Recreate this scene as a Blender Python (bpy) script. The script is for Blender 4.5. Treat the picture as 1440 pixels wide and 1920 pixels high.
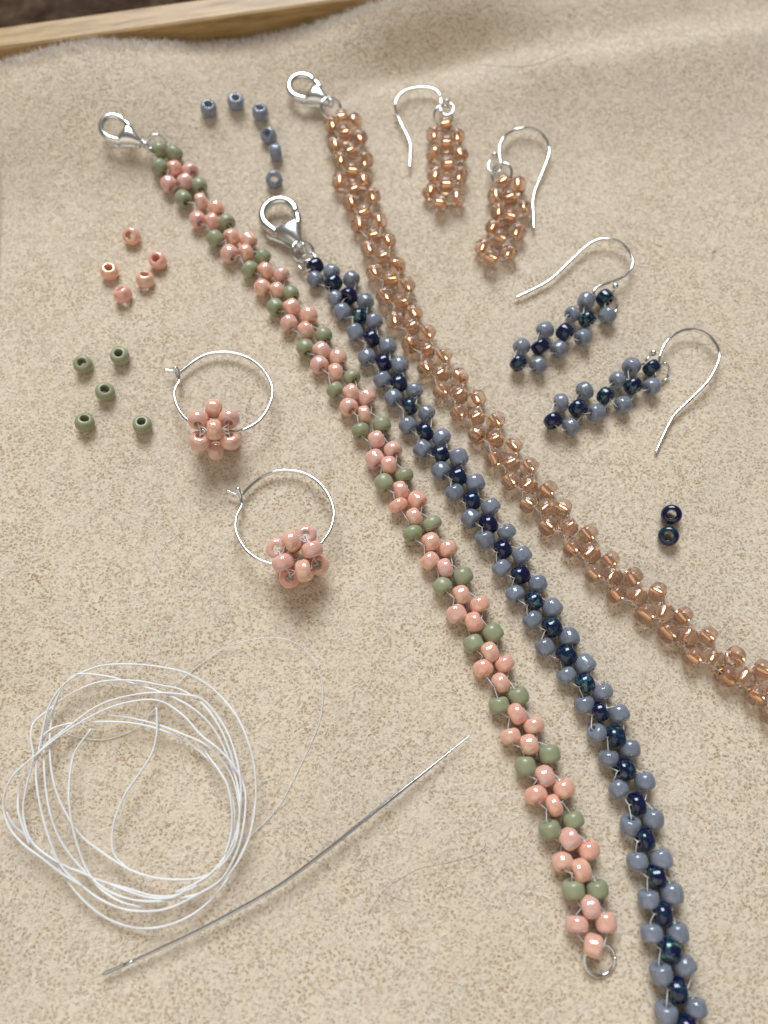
import bpy, math, random
import numpy as np
from mathutils import Vector, Matrix

# ------------------------------------------------------------------ scene, camera, light
random.seed(7)
RNG = np.random.default_rng(11)
S = bpy.context.scene
for o in list(bpy.data.objects):
    bpy.data.objects.remove(o)
COL = S.collection
MM = 0.1                                   # 1 unit = 1 cm
FPX, CX, CY = 1387.0, 720.0, 960.0         # the photograph's lens in its own pixels
TILT = math.radians(19.0)
FWD = Vector((0, math.sin(TILT), -math.cos(TILT)))
UPV = Vector((0, math.cos(TILT), math.sin(TILT)))
RGT = Vector((1, 0, 0))
CAMP = Vector((0, 0, 0.15)) - FWD * 11.43

cam = bpy.data.cameras.new('camera')
cam.sensor_fit = 'VERTICAL'
cam.sensor_height = 36.0
cam.sensor_width = 27.0
cam.lens = FPX / 1920 * 36.0
cam.clip_start, cam.clip_end = 0.1, 1000
cam.dof.use_dof = True
cam.dof.focus_distance = 11.0
cam.dof.aperture_fstop = 0.026 / 0.19
camo = bpy.data.objects.new('camera', cam)
camo.matrix_world = Matrix((RGT, UPV, -FWD)).transposed().to_4x4()
camo.location = CAMP
COL.objects.link(camo)
S.camera = camo
S.render.resolution_x, S.render.resolution_y = 768, 1024

S.view_settings.view_transform = 'Standard'
S.view_settings.look = 'None'
S.view_settings.exposure = 0.06
S.view_settings.gamma = 1.0
w = bpy.data.worlds.new('World')
S.world = w
w.use_nodes = True
w.node_tree.nodes['Background'].inputs[0].default_value = (1.0, 0.88, 0.75, 1)
w.node_tree.nodes['Background'].inputs[1].default_value = 0.16


def area(name, direction, dist, sx, sy, power, colour):
    l = bpy.data.lights.new(name, 'AREA')
    l.shape = 'RECTANGLE'
    l.size, l.size_y = sx, sy
    l.energy, l.color = power, colour
    o = bpy.data.objects.new(name, l)
    d = Vector(direction).normalized()
    o.location = d * dist
    o.rotation_euler = d.to_track_quat('Z', 'Y').to_euler()
    COL.objects.link(o)
    return o


WIN = area('window_light', (-0.08, 0.71, 0.715), 150, 78, 70, 246000, (0.88, 0.945, 1.0))
FILL = area('room_bounce_light', (-0.30, -0.75, 0.62), 34, 54, 40, 4900, (1.0, 0.91, 0.79))

# ------------------------------------------------------------------ pixel <-> place helpers


def ray(px, py):
    return (FWD + RGT * ((px - CX) / FPX) + UPV * ((CY - py) / FPX)).normalized()


def at_z(px, py, z):
    r = ray(px, py)
    return CAMP + r * ((z - CAMP.z) / r.z)


# the back rail of the tray: two points of its inner top edge and a vertical plane through them
RIM_Z = 0.72
W1, W2 = at_z(0, 92, RIM_Z), at_z(650, 0, RIM_Z)
WD = (W2 - W1); WD.z = 0; WD.normalize()
WN = Vector((-WD.y, WD.x, 0))             # away from the viewer


GAP = 0.22


def on_wall(px, py, off=-0.22):
    r = ray(px, py)
    p0 = W1 + WN * off
    return CAMP + r * ((p0 - CAMP).dot(WN) / r.dot(WN))


EDGE_PX = [(-260, 150), (-60, 133), (0, 124), (60, 106), (120, 90), (174, 84), (260, 90), (370, 95), (430, 86), (475, 77),
           (560, 55), (640, 32), (700, 14), (733, 2)]
EP = [on_wall(*p) for p in EDGE_PX]
ES = [(p - W1).dot(WD) for p in EP] + [9.0, 10.5, 16.0, 24.0]
EZ = [p.z for p in EP] + [EP[-1].z, .35, .28, .28]


def sstep(a, b, x):
    t = np.clip((x - a) / (b - a), 0, 1)
    return t * t * (3 - 2 * t)



def H(x, y):
    """height of the mat above its resting plane (numpy friendly)"""
    x = np.asarray(x, float); y = np.asarray(y, float)
    s = (x - W1.x) * WD.x + (y - W1.y) * WD.y
    d = -((x - W1.x) * WN.x + (y - W1.y) * WN.y) - GAP       # distance in front of the wall
    ez = np.interp(s, ES, EZ)
    width = np.interp(s, [0, 4, 5.5, 7, 9, 11, 14], [3.2, 2.9, 1.9, 1.25, 1.2, 1.5, 1.6])
    t = np.clip(1 - d / width, 0, 1)
    rise = ez * t * t * (3 - 2 * t)
    # broad fold across the far right: climbs away from the viewer, then dips before the wall
    shelf = sstep(4.0, 1.75, d) - 0.42 * sstep(1.75, 0.75, d)
    ridge = 0.30 * shelf * sstep(6.8, 10.5, s) + 0.10 * np.exp(-((d - 1.75) / 0.55) ** 2) * sstep(4.5, 7.0, s)
    und = 0.035 * np.sin(0.9 * x + 0.5 * y + 1.0) * np.sin(0.7 * y - 0.35 * x + 0.4) + 0.02 * np.sin(1.9 * x - 1.1 * y)
    soft = 0.05 * np.exp(-(((x + 4.6) / 1.4) ** 2)) * sstep(0, 4, y)
    left = 0.5 * np.clip((-4.9 - x - 0.14 * np.maximum(y, -2)) / 2.0, 0, 2) ** 2 * (1 - sstep(1.0, 4.0, y))
    return rise + ridge + und + soft + np.minimum(left, 0.8) - 0.03


def hz(x, y):
    return float(H(x, y))


def on_mat(px, py, h):
    """point seen at the pixel, h above the mat"""
    z = h
    for _ in range(8):
        p = at_z(px, py, z)
        z = 0.5 * z + 0.5 * (hz(p.x, p.y) + h)
    return at_z(px, py, z)


# ------------------------------------------------------------------ object helpers


def tag(o, label=None, cat=None, group=None, kind=None):
    if label: o['label'] = label
    if cat: o['category'] = cat
    if group: o['group'] = group
    if kind: o['kind'] = kind
    return o


def link(name, mesh, parent=None, mat=None):
    o = bpy.data.objects.new(name, mesh)
    COL.objects.link(o)
    if parent is not None:
        o.parent = parent
        if parent.type == 'EMPTY':
            o.matrix_parent_inverse = Matrix.Translation(-parent.location)
        else:
            o.matrix_parent_inverse = parent.matrix_basis.inverted()
    if mat is not None and not mesh.materials:
        mesh.materials.append(mat)
    return o


def thing(name, loc):
    o = bpy.data.objects.new(name, None)
    o.empty_display_size = 0.3
    o.location = loc
    COL.objects.link(o)
    return o


def mesh_from(name, v, f, smooth=True):
    m = bpy.data.meshes.new(name)
    m.from_pydata([tuple(p) for p in v], [], f)
    if smooth:
        m.polygons.foreach_set('use_smooth', [True] * len(m.polygons))
    m.update()
    return m


def spline(pts, n=8, closed=False):
    P = [Vector(p) for p in pts]
    out = []
    N = len(P)
    rng = range(N if closed else N - 1)
    for i in rng:
        if closed:
            a, b, c, d = P[(i - 1) % N], P[i], P[(i + 1) % N], P[(i + 2) % N]
        else:
            a, b, c, d = P[max(i - 1, 0)], P[i], P[i + 1], P[min(i + 2, N - 1)]
        for k in range(n):
            t = k / n
            out.append(0.5 * ((2 * b) + (c - a) * t + (2 * a - 5 * b + 4 * c - d) * t * t + (3 * b - a - 3 * c + d) * t ** 3))
    if not closed:
        out.append(P[-1].copy())
    return out


def sweep(pts, rad, seg=8, closed=False, flat=None, normal=None):
    """tube along pts; rad number or list; flat scales the section along `normal`"""
    n = len(pts)
    R = rad if isinstance(rad, (list, tuple)) else [rad] * n
    V, F = [], []
    prev = None
    for i in range(n):
        if closed:
            t = (pts[(i + 1) % n] - pts[i - 1])
        else:
            t = pts[min(i + 1, n - 1)] - pts[max(i - 1, 0)]
        if t.length < 1e-9: t = Vector((1, 0, 0))
        t.normalize()
        if normal is not None:
            b = (normal - t * normal.dot(t)).normalized()
        else:
            ref = prev if prev is not None else (Vector((0, 0, 1)) if abs(t.z) < 0.9 else Vector((1, 0, 0)))
            b = ref - t * ref.dot(t)
            if b.length < 1e-6: b = t.orthogonal()
            b.normalize()
            prev = b
        a = b.cross(t)
        for k in range(seg):
            an = 2 * math.pi * k / seg
            fl = 1.0 if flat is None else (flat(R[i]) / R[i])
            V.append(pts[i] + a * (math.cos(an) * R[i]) + b * (math.sin(an) * R[i] * fl))
    m = n if closed else n - 1
    for i in range(m):
        j = (i + 1) % n
        for k in range(seg):
            l = (k + 1) % seg
            F.append((i * seg + k, i * seg + l, j * seg + l, j * seg + k))
    if not closed:
        F.append(tuple(range(seg - 1, -1, -1)))
        F.append(tuple((n - 1) * seg + k for k in range(seg)))
    return V, F


class MB:
    def __init__(self): self.v, self.f = [], []

    def add(self, vf):
        o = len(self.v)
        self.v += list(vf[0]); self.f += [tuple(i + o for i in q) for q in vf[1]]
        return self

    def build(self, name, mat, parent=None, smooth=True):
        return link(name, mesh_from(name, self.v, self.f, smooth), parent, mat)


def sphere(c, r, nu=16, nv=10):
    V, F = [], []
    for i in range(nv + 1):
        th = math.pi * i / nv
        for k in range(nu):
            ph = 2 * math.pi * k / nu
            V.append(c + Vector((math.sin(th) * math.cos(ph), math.sin(th) * math.sin(ph), math.cos(th))) * r)
    for i in range(nv):
        for k in range(nu):
            l = (k + 1) % nu
            F.append((i * nu + k, (i + 1) * nu + k, (i + 1) * nu + l, i * nu + l))
    return V, F


def ring_pts(c, nrm, R, gap=0.0, start=0.0, n=40):
    nrm = nrm.normalized()
    a = nrm.orthogonal().normalized()
    if abs(nrm.dot(RGT)) < 0.95:
        a = (RGT - nrm * RGT.dot(nrm)).normalized()
    b = nrm.cross(a)
    out = []
    for i in range(n):
        t = start + gap / 2 + (2 * math.pi - gap) * i / (n - 1 if gap else n)
        out.append(c + (a * math.cos(t) + b * math.sin(t)) * R)
    return out


# ------------------------------------------------------------------ materials


def mat(name):
    m = bpy.data.materials.new(name)
    m.use_nodes = True
    nt = m.node_tree
    return m, nt, nt.nodes['Principled BSDF'], nt.nodes, nt.links


def ramp(nodes, stops, interp='LINEAR'):
    r = nodes.new('ShaderNodeValToRGB')
    r.color_ramp.interpolation = interp
    el = r.color_ramp.elements
    while len(el) < len(stops): el.new(0.5)
    for e, (p, c) in zip(el, stops):
        e.position = p
        e.color = (*c, 1)
    return r


def obj_coord(nodes, links, scale=1.0):
    tc = nodes.new('ShaderNodeTexCoord')
    oi = nodes.new('ShaderNodeObjectInfo')
    mul = nodes.new('ShaderNodeVectorMath'); mul.operation = 'SCALE'
    comb = nodes.new('ShaderNodeCombineXYZ')
    for k, f in enumerate((37.0, 91.0, 53.0)):
        mm = nodes.new('ShaderNodeMath'); mm.operation = 'MULTIPLY'
        links.new(oi.outputs['Random'], mm.inputs[0]); mm.inputs[1].default_value = f
        links.new(mm.outputs[0], comb.inputs[k])
    links.new(tc.outputs['Object'], mul.inputs[0]); mul.inputs['Scale'].default_value = scale
    add = nodes.new('ShaderNodeVectorMath')
    links.new(mul.outputs[0], add.inputs[0]); links.new(comb.outputs[0], add.inputs[1])
    return add.outputs[0], oi


def noise(nodes, links, vec, scale, detail=3, rough=0.5):
    n = nodes.new('ShaderNodeTexNoise')
    n.inputs['Scale'].default_value = scale
    n.inputs['Detail'].default_value = detail
    n.inputs['Roughness'].default_value = rough
    if vec is not None: links.new(vec, n.inputs['Vector'])
    return n.outputs['Fac']


def mix(nodes, links, fac, a, b, typ='MIX'):
    m = nodes.new('ShaderNodeMix'); m.data_type = 'RGBA'; m.blend_type = typ
    for sock, val in ((m.inputs[0], fac), (m.inputs[6], a), (m.inputs[7], b)):
        if hasattr(val, 'is_linked') or hasattr(val, 'links'):
            links.new(val, sock)
        elif isinstance(val, (int, float)):
            sock.default_value = val
        else:
            sock.default_value = (*val, 1)
    return m.outputs[2]


def bump(nodes, links, bs, h, strength, dist):
    b = nodes.new('ShaderNodeBump')
    b.inputs['Strength'].default_value = strength
    b.inputs['Distance'].default_value = dist
    links.new(h, b.inputs['Height'])
    links.new(b.outputs[0], bs.inputs['Normal'])


def make_pink():
    m, nt, bs, N, L = mat('peach_lustre_glass')
    vec, oi = obj_coord(N, L, 1)
    n = noise(N, L, vec, 9, 2)
    c = ramp(N, [(0.3, (0.70, 0.380, 0.290)), (0.7, (0.715, 0.41, 0.318))]); L.new(n, c.inputs[0])
    hs = N.new('ShaderNodeHueSaturation')
    mr = N.new('ShaderNodeMapRange'); mr.inputs[3].default_value = 0.95; mr.inputs[4].default_value = 1.03
    L.new(oi.outputs['Random'], mr.inputs[0]); L.new(mr.outputs[0], hs.inputs['Saturation'])
    L.new(c.outputs[0], hs.inputs['Color']); L.new(hs.outputs[0], bs.inputs['Base Color'])
    # rainbow lustre film, different on every bead
    tr = ramp(N, [(0.0, (0.40, 0.42, 1.0)), (0.28, (0.34, 0.66, 1.0)), (0.5, (0.50, 0.95, 0.80)), (0.75, (0.85, 0.88, 0.62)), (1.0, (0.75, 0.48, 0.85))])
    fr = N.new('ShaderNodeMath'); fr.operation = 'MULTIPLY_ADD'; fr.inputs[1].default_value = 0.8
    L.new(oi.outputs['Random'], fr.inputs[0])
    nn = N.new('ShaderNodeMath'); nn.operation = 'MULTIPLY'; nn.inputs[1].default_value = 0.28
    L.new(noise(N, L, vec, 6, 1), nn.inputs[0]); L.new(nn.outputs[0], fr.inputs[2])
    L.new(fr.outputs[0], tr.inputs[0])
    gl = N.new('ShaderNodeBsdfGlossy'); gl.inputs['Roughness'].default_value = 0.055
    sc = mix(N, L, 1.0, tr.outputs[0], (0.16, 0.16, 0.16), 'MULTIPLY')
    L.new(sc, gl.inputs['Color'])
    ad = N.new('ShaderNodeAddShader'); L.new(bs.outputs[0], ad.inputs[0]); L.new(gl.outputs[0], ad.inputs[1])
    L.new(ad.outputs[0], N['Material Output'].inputs[0])
    bs.inputs['IOR'].default_value = 1.2
    bs.inputs['Roughness'].default_value = 0.12
    bs.inputs['Subsurface Weight'].default_value = 0.5
    bs.inputs['Subsurface Radius'].default_value = (0.09, 0.045, 0.03)
    bs.inputs['Subsurface Scale'].default_value = 1.0
    return m


def make_green():
    m, nt, bs, N, L = mat('sage_green_glass')
    vec, oi = obj_coord(N, L, 1)
    c = ramp(N, [(0.0, (0.295, 0.312, 0.185)), (1.0, (0.345, 0.358, 0.228))])
    L.new(oi.outputs['Random'], c.inputs[0]); L.new(c.outputs[0], bs.inputs['Base Color'])
    bs.inputs['Roughness'].default_value = 0.27
    bs.inputs['Subsurface Weight'].default_value = 0.15
    bs.inputs['Subsurface Radius'].default_value = (0.04, 0.04, 0.02)
    bump(N, L, bs, noise(N, L, vec, 60, 3), 0.12, 0.01)
    return m


def make_blue():
    m, nt, bs, N, L = mat('milky_grey_blue_glass')
    vec, oi = obj_coord(N, L, 1)
    c = ramp(N, [(0.25, (0.310, 0.350, 0.440)), (0.75, (0.400, 0.435, 0.515))])
    L.new(noise(N, L, vec, 22, 4), c.inputs[0])
    hs = N.new('ShaderNodeHueSaturation')
    mr = N.new('ShaderNodeMapRange'); mr.inputs[3].default_value = 0.9; mr.inputs[4].default_value = 1.12
    L.new(oi.outputs['Random'], mr.inputs[0]); L.new(mr.outputs[0], hs.inputs['Value'])
    L.new(c.outputs[0], hs.inputs['Color']); L.new(hs.outputs[0], bs.inputs['Base Color'])
    bs.inputs['Roughness'].default_value = 0.07
    bs.inputs['IOR'].default_value = 1.6
    bs.inputs['Specular IOR Level'].default_value = 0.7
    bs.inputs['Subsurface Weight'].default_value = 0.6
    bs.inputs['Subsurface Radius'].default_value = (0.07, 0.08, 0.10)
    bs.inputs['Subsurface Scale'].default_value = 1.0
    bs.inputs['Transmission Weight'].default_value = 0.46
    return m


def make_navy():
    m, nt, bs, N, L = mat('mottled_navy_glass')
    vec, oi = obj_coord(N, L, 1)
    base = ramp(N, [(0.0, (0.002, 0.002, 0.016)), (0.45, (0.003, 0.004, 0.045)), (0.58, (0.004, 0.012, 0.045)), (1.0, (0.008, 0.05, 0.065))])
    L.new(noise(N, L, vec, 6, 2), base.inputs[0])
    n2 = noise(N, L, vec, 14, 4, 0.6)
    r2 = ramp(N, [(0.53, (0, 0, 0)), (0.60, (1, 1, 1))]); L.new(n2, r2.inputs[0])
    amt = N.new('ShaderNodeMath'); amt.operation = 'MULTIPLY'
    L.new(r2.outputs[0], amt.inputs[0])
    sq = N.new('ShaderNodeMapRange'); sq.inputs[3].default_value = -0.25; sq.inputs[4].default_value = 0.95; sq.clamp = True
    L.new(oi.outputs['Random'], sq.inputs[0]); L.new(sq.outputs[0], amt.inputs[1])
    amt.use_clamp = True
    pc = ramp(N, [(0.35, (0.03, 0.17, 0.17)), (0.55, (0.06, 0.22, 0.19)), (0.65, (0.16, 0.20, 0.08)), (0.75, (0.26, 0.17, 0.08))])
    L.new(noise(N, L, vec, 9, 2), pc.inputs[0])
    c = mix(N, L, amt.outputs[0], base.outputs[0], pc.outputs[0])
    vo = N.new('ShaderNodeTexVoronoi'); vo.feature = 'DISTANCE_TO_EDGE'; vo.inputs['Scale'].default_value = 10
    L.new(vec, vo.inputs['Vector'])
    r3 = ramp(N, [(0.0, (1, 1, 1)), (0.035, (0, 0, 0))]); L.new(vo.outputs['Distance'], r3.inputs[0])
    mm = N.new('ShaderNodeMath'); mm.operation = 'MULTIPLY'; mm.use_clamp = True
    L.new(r3.outputs[0], mm.inputs[0]); L.new(amt.outputs[0], mm.inputs[1])
    c = mix(N, L, mm.outputs[0], c, (0.004, 0.006, 0.012))
    L.new(c, bs.inputs['Base Color'])
    bs.inputs['Roughness'].default_value = 0.09
    bs.inputs['IOR'].default_value = 1.5
    bs.inputs['Specular IOR Level'].default_value = 0.7
    return m


def make_copper_glass():
    m, nt, bs, N, L = mat('rose_tinted_glass')
    vec, oi = obj_coord(N, L, 1)
    c = ramp(N, [(0.0, (0.88, 0.65, 0.515)), (1.0, (0.92, 0.75, 0.635))])
    L.new(oi.outputs['Random'], c.inputs[0]); L.new(c.outputs[0], bs.inputs['Base Color'])
    bs.inputs['Roughness'].default_value = 0.05
    bs.inputs['IOR'].default_value = 1.42
    bs.inputs['Transmission Weight'].default_value = 0.88
    bs.inputs['Subsurface Weight'].default_value = 0.2
    bs.inputs['Subsurface Radius'].default_value = (0.08, 0.05, 0.03)
    return m


def make_lining():
    m, nt, bs, N, L = mat('copper_silver_lining')
    vec, oi = obj_coord(N, L, 1)
    bs.inputs['Base Color'].default_value = (1.0, 0.72, 0.46, 1)
    bs.inputs['Metallic'].default_value = 1.0
    bs.inputs['Roughness'].default_value = 0.2
    bump(N, L, bs, noise(N, L, vec, 40, 2), 0.15, 0.01)
    return m


def make_silver(name='polished_silver', base=(0.86, 0.87, 0.87), rough=0.16):
    m, nt, bs, N, L = mat(name)
    vec, oi = obj_coord(N, L, 1)
    bs.inputs['Metallic'].default_value = 1.0
    c = ramp(N, [(0.3, tuple(k * 0.9 for k in base)), (0.7, base)])
    L.new(noise(N, L, vec, 12, 3), c.inputs[0]); L.new(c.outputs[0], bs.inputs['Base Color'])
    mr = N.new('ShaderNodeMapRange'); mr.inputs[3].default_value = rough * 0.7; mr.inputs[4].default_value = rough * 1.4
    L.new(noise(N, L, vec, 30, 3), mr.inputs[0]); L.new(mr.outputs[0], bs.inputs['Roughness'])
    return m


def make_thread(name='white_beading_thread', trans=0.12):
    m, nt, bs, N, L = mat(name)
    vec, oi = obj_coord(N, L, 1)
    c = ramp(N, [(0.3, (0.90, 0.91, 0.92)), (0.7, (0.96, 0.965, 0.97))])
    L.new(noise(N, L, vec, 30, 2), c.inputs[0]); L.new(c.outputs[0], bs.inputs['Base Color'])
    bs.inputs['Roughness'].default_value = 0.4
    bs.inputs['Transmission Weight'].default_value = trans
    bs.inputs['IOR'].default_value = 1.4
    bs.inputs['Subsurface Weight'].default_value = 0.4
    bs.inputs['Subsurface Radius'].default_value = (0.03, 0.03, 0.03)
    return m


def make_mat_cloth():
    m, nt, bs, N, L = mat('cream_flocked_foam')
    tc = N.new('ShaderNodeTexCoord')
    vec = tc.outputs['Object']
    nz = N.new('ShaderNodeTexNoise'); nz.inputs['Scale'].default_value = 9; nz.inputs['Detail'].default_value = 2
    L.new(vec, nz.inputs['Vector'])
    wv = N.new('ShaderNodeVectorMath'); wv.operation = 'MULTIPLY_ADD'
    wv.inputs[1].default_value = (0.08, 0.08, 0.08)
    L.new(nz.outputs['Color'], wv.inputs[0]); L.new(vec, wv.inputs[2])
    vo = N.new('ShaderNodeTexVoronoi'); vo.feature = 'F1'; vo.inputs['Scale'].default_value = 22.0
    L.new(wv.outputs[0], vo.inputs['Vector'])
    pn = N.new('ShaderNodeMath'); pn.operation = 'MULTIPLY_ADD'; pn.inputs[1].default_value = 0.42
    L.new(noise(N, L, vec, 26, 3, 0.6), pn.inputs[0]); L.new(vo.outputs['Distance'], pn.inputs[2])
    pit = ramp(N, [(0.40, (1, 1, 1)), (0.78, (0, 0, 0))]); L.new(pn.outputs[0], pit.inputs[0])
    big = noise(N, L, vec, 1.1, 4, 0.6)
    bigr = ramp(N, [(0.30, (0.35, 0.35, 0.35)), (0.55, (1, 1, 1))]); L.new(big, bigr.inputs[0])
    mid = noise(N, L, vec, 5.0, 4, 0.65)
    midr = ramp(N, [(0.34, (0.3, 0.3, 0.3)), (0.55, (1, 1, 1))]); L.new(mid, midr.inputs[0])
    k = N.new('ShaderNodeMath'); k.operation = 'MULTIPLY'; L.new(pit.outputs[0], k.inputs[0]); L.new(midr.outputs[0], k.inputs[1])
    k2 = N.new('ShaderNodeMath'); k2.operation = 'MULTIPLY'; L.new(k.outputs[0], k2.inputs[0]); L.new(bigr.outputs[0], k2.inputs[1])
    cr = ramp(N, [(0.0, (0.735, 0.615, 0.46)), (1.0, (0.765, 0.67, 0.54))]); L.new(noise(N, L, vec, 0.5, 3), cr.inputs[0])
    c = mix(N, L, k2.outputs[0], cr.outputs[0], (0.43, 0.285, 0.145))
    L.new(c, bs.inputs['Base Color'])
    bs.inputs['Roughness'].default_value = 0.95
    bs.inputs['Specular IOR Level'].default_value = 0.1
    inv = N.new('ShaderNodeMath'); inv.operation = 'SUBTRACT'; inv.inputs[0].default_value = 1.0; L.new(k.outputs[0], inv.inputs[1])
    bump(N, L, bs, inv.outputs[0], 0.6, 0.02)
    return m


def make_fuzz():
    m, nt, bs, N, L = mat('cream_nylon_fuzz')
    geo = N.new('ShaderNodeNewGeometry')
    c = ramp(N, [(0.0, (0.80, 0.71, 0.60)), (0.5, (0.90, 0.85, 0.785)), (1.0, (0.95, 0.94, 0.92))])
    L.new(geo.outputs['Random Per Island'], c.inputs[0])
    L.new(c.outputs[0], bs.inputs['Base Color'])
    bs.inputs['Roughness'].default_value = 0.6
    bs.inputs['Specular IOR Level'].default_value = 0.25
    tr = N.new('ShaderNodeBsdfTranslucent'); L.new(c.outputs[0], tr.inputs['Color'])
    ms = N.new('ShaderNodeMixShader'); ms.inputs[0].default_value = 0.2
    L.new(bs.outputs[0], ms.inputs[1]); L.new(tr.outputs[0], ms.inputs[2])
    L.new(ms.outputs[0], N['Material Output'].inputs[0])
    return m


def make_wood():
    m, nt, bs, N, L = mat('pale_beech_wood')
    tc = N.new('ShaderNodeTexCoord')
    mp = N.new('ShaderNodeMapping')
    mp.inputs['Scale'].default_value = (0.35, 3.2, 3.2)
    L.new(tc.outputs['Object'], mp.inputs[0])
    g = noise(N, L, mp.outputs[0], 2.2, 6, 0.6)
    c = ramp(N, [(0.32, (0.25, 0.14, 0.045)), (0.47, (0.44, 0.275, 0.11)), (0.68, (0.56, 0.375, 0.175))]); L.new(g, c.inputs[0])
    mp2 = N.new('ShaderNodeMapping'); mp2.inputs['Scale'].default_value = (0.9, 16, 16)
    L.new(tc.outputs['Object'], mp2.inputs[0])
    f = noise(N, L, mp2.outputs[0], 1.6, 3, 0.6)
    fr = ramp(N, [(0.57, (0, 0, 0)), (0.66, (0.9, 0.9, 0.9))]); L.new(f, fr.inputs[0])
    L.new(mix(N, L, fr.outputs[0], c.outputs[0], (0.30, 0.18, 0.075)), bs.inputs['Base Color'])
    bs.inputs['Roughness'].default_value = 0.45
    bump(N, L, bs, f, 0.15, 0.02)
    return m


def make_carpet():
    m, nt, bs, N, L = mat('dark_brown_pile')
    tc = N.new('ShaderNodeTexCoord')
    c = ramp(N, [(0.3, (0.022, 0.012, 0.007)), (0.5, (0.068, 0.042, 0.027)), (0.72, (0.15, 0.10, 0.068))])
    L.new(noise(N, L, tc.outputs['Object'], 1.3, 5, 0.65), c.inputs[0]); L.new(c.outputs[0], bs.inputs['Base Color'])
    bs.inputs['Roughness'].default_value = 1.0
    bs.inputs['Specular IOR Level'].default_value = 0.05
    return m


def make_flat(name, col, rough=0.5):
    m, nt, bs, N, L = mat(name)
    vec, oi = obj_coord(N, L, 1)
    c = ramp(N, [(0.3, tuple(k * 0.8 for k in col)), (0.7, col)])
    L.new(noise(N, L, vec, 20, 2), c.inputs[0]); L.new(c.outputs[0], bs.inputs['Base Color'])
    bs.inputs['Roughness'].default_value = rough
    return m


M_PINK, M_GREEN, M_BLUE, M_NAVY = make_pink(), make_green(), make_blue(), make_navy()
M_GLASS, M_LINE = make_copper_glass(), make_lining()
M_SILVER = make_silver('polished_silver', (0.80, 0.81, 0.81), 0.12)
M_CLASP = make_silver('brushed_silver', (0.84, 0.85, 0.85), 0.22)
M_STEEL = make_silver('needle_steel', (0.60, 0.62, 0.65), 0.2)
M_THREAD = make_thread()
M_CLOTH, M_FUZZ, M_WOOD, M_CARPET = make_mat_cloth(), make_fuzz(), make_wood(), make_carpet()
M_HAIR = make_flat('brown_hair', (0.10, 0.065, 0.04), 0.4)
M_LINT = make_flat('grey_lint', (0.11, 0.11, 0.13), 0.9)

# ------------------------------------------------------------------ setting: carpet, tray, mat
v, f = [], []
n = 90
for j in range(n + 1):
    for i in range(n + 1):
        x, y = -30 + 60 * i / n, -20 + 60 * j / n
        v.append((x, y, -2.2 + 0.25 * math.sin(1.7 * x + 0.6 * y) * math.sin(1.3 * y - 0.5 * x) + random.uniform(-.22, .22)))
for j in range(n):
    for i in range(n):
        a = j * (n + 1) + i
        f.append((a, a + 1, a + n + 2, a + n + 1))
tag(link('carpet', mesh_from('carpet', v, f), None, M_CARPET), kind='structure')


def rail(name, p, d, nrm, s0, s1, width, z0, z1, parent):
    """bevelled bar whose inner top edge runs along p + d*s; local x along the bar for the grain"""
    b = 0.07
    prof = [(0, z0), (0, z1 - b), (b * .3, z1 - b * .3), (b, z1), (width - b, z1), (width - b * .3, z1 - b * .3), (width, z1 - b), (width, z0)]
    V, F = [], []
    K = 24
    for i in range(K + 1):
        s = s0 + (s1 - s0) * i / K
        for (a, z) in prof:
            V.append((s, a, z))
    P = len(prof)
    for i in range(K):
        for k in range(P):
            l = (k + 1) % P
            F.append((i * P + k, (i + 1) * P + k, (i + 1) * P + l, i * P + l))
    F.append(tuple(range(P))); F.append(tuple(K * P + k for k in range(P - 1, -1, -1)))
    m = mesh_from(name, V, F, False)
    o = link(name, m, None, M_WOOD)
    o.matrix_basis = Matrix(((d.x, nrm.x, 0, p.x), (d.y, nrm.y, 0, p.y), (0, 0, 1, 0), (0, 0, 0, 1)))
    o.parent = parent
    o.matrix_parent_inverse = Matrix.Translation(-parent.location)
    return o


o1, o2 = at_z(0, 50, RIM_Z), at_z(343, 0, RIM_Z)
RIMW = ((o1 - W1).dot(WN) + (o2 - W1).dot(WN)) / 2
tray = thing('wooden_tray', Vector((0, 2, -0.75)))
tag(tray, 'pale beech wooden tray whose back rail shows behind the cream bead mat', 'tray')
rail('back_rail', W1, WD, WN, -3.5, 17.5, RIMW, -0.75, RIM_Z, tray)
side_d = -WN
corner = W1 + WD * (-1.35)
rail('side_rail', corner + WN * (-0.002), side_d, -WD, 0.0, 24.0, RIMW, -0.75, RIM_Z - 0.004, tray)
bp = MB()
c0, c1 = corner + WN * 0.5, W1 + WD * 17.0 + WN * 0.5
c2, c3 = c1 - WN * 23, c0 - WN * 23
q = []
for z in (-0.62, -0.35):
    for c in (c0, c1, c2, c3):
        q.append(Vector((c.x, c.y, z)))
bp.add((q, [(0, 1, 2, 3), (7, 6, 5, 4), (0, 4, 5, 1), (1, 5, 6, 2), (2, 6, 7, 3), (3, 7, 4, 0)]))
bp.build('base_panel', M_WOOD, tray, False)

# the mat: a sheet bounded by the wall at the back and by a cut edge on the left
NX, NY = 230, 250


def mat_uv(u, t):
    """u across 0..1, t front..back 0..1 -> x, y"""
    s = -0.02 + u * 16.0                       # along the wall
    bx, by = W1.x + WD.x * s - WN.x * GAP, W1.y + WD.y * s - WN.y * GAP
    fx = -7.4 + u * 17.0
    lx = np.interp(t, [0, .35, .62, .80, .92, 1.0], [0, 0, 0, 0, 0, 0])
    x = fx + (bx - fx) * t + lx
    y = -8.6 + (by + 8.6) * t
    return x, y


U, T = np.meshgrid(np.linspace(0, 1, NX + 1), np.linspace(0, 1, NY + 1))
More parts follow.
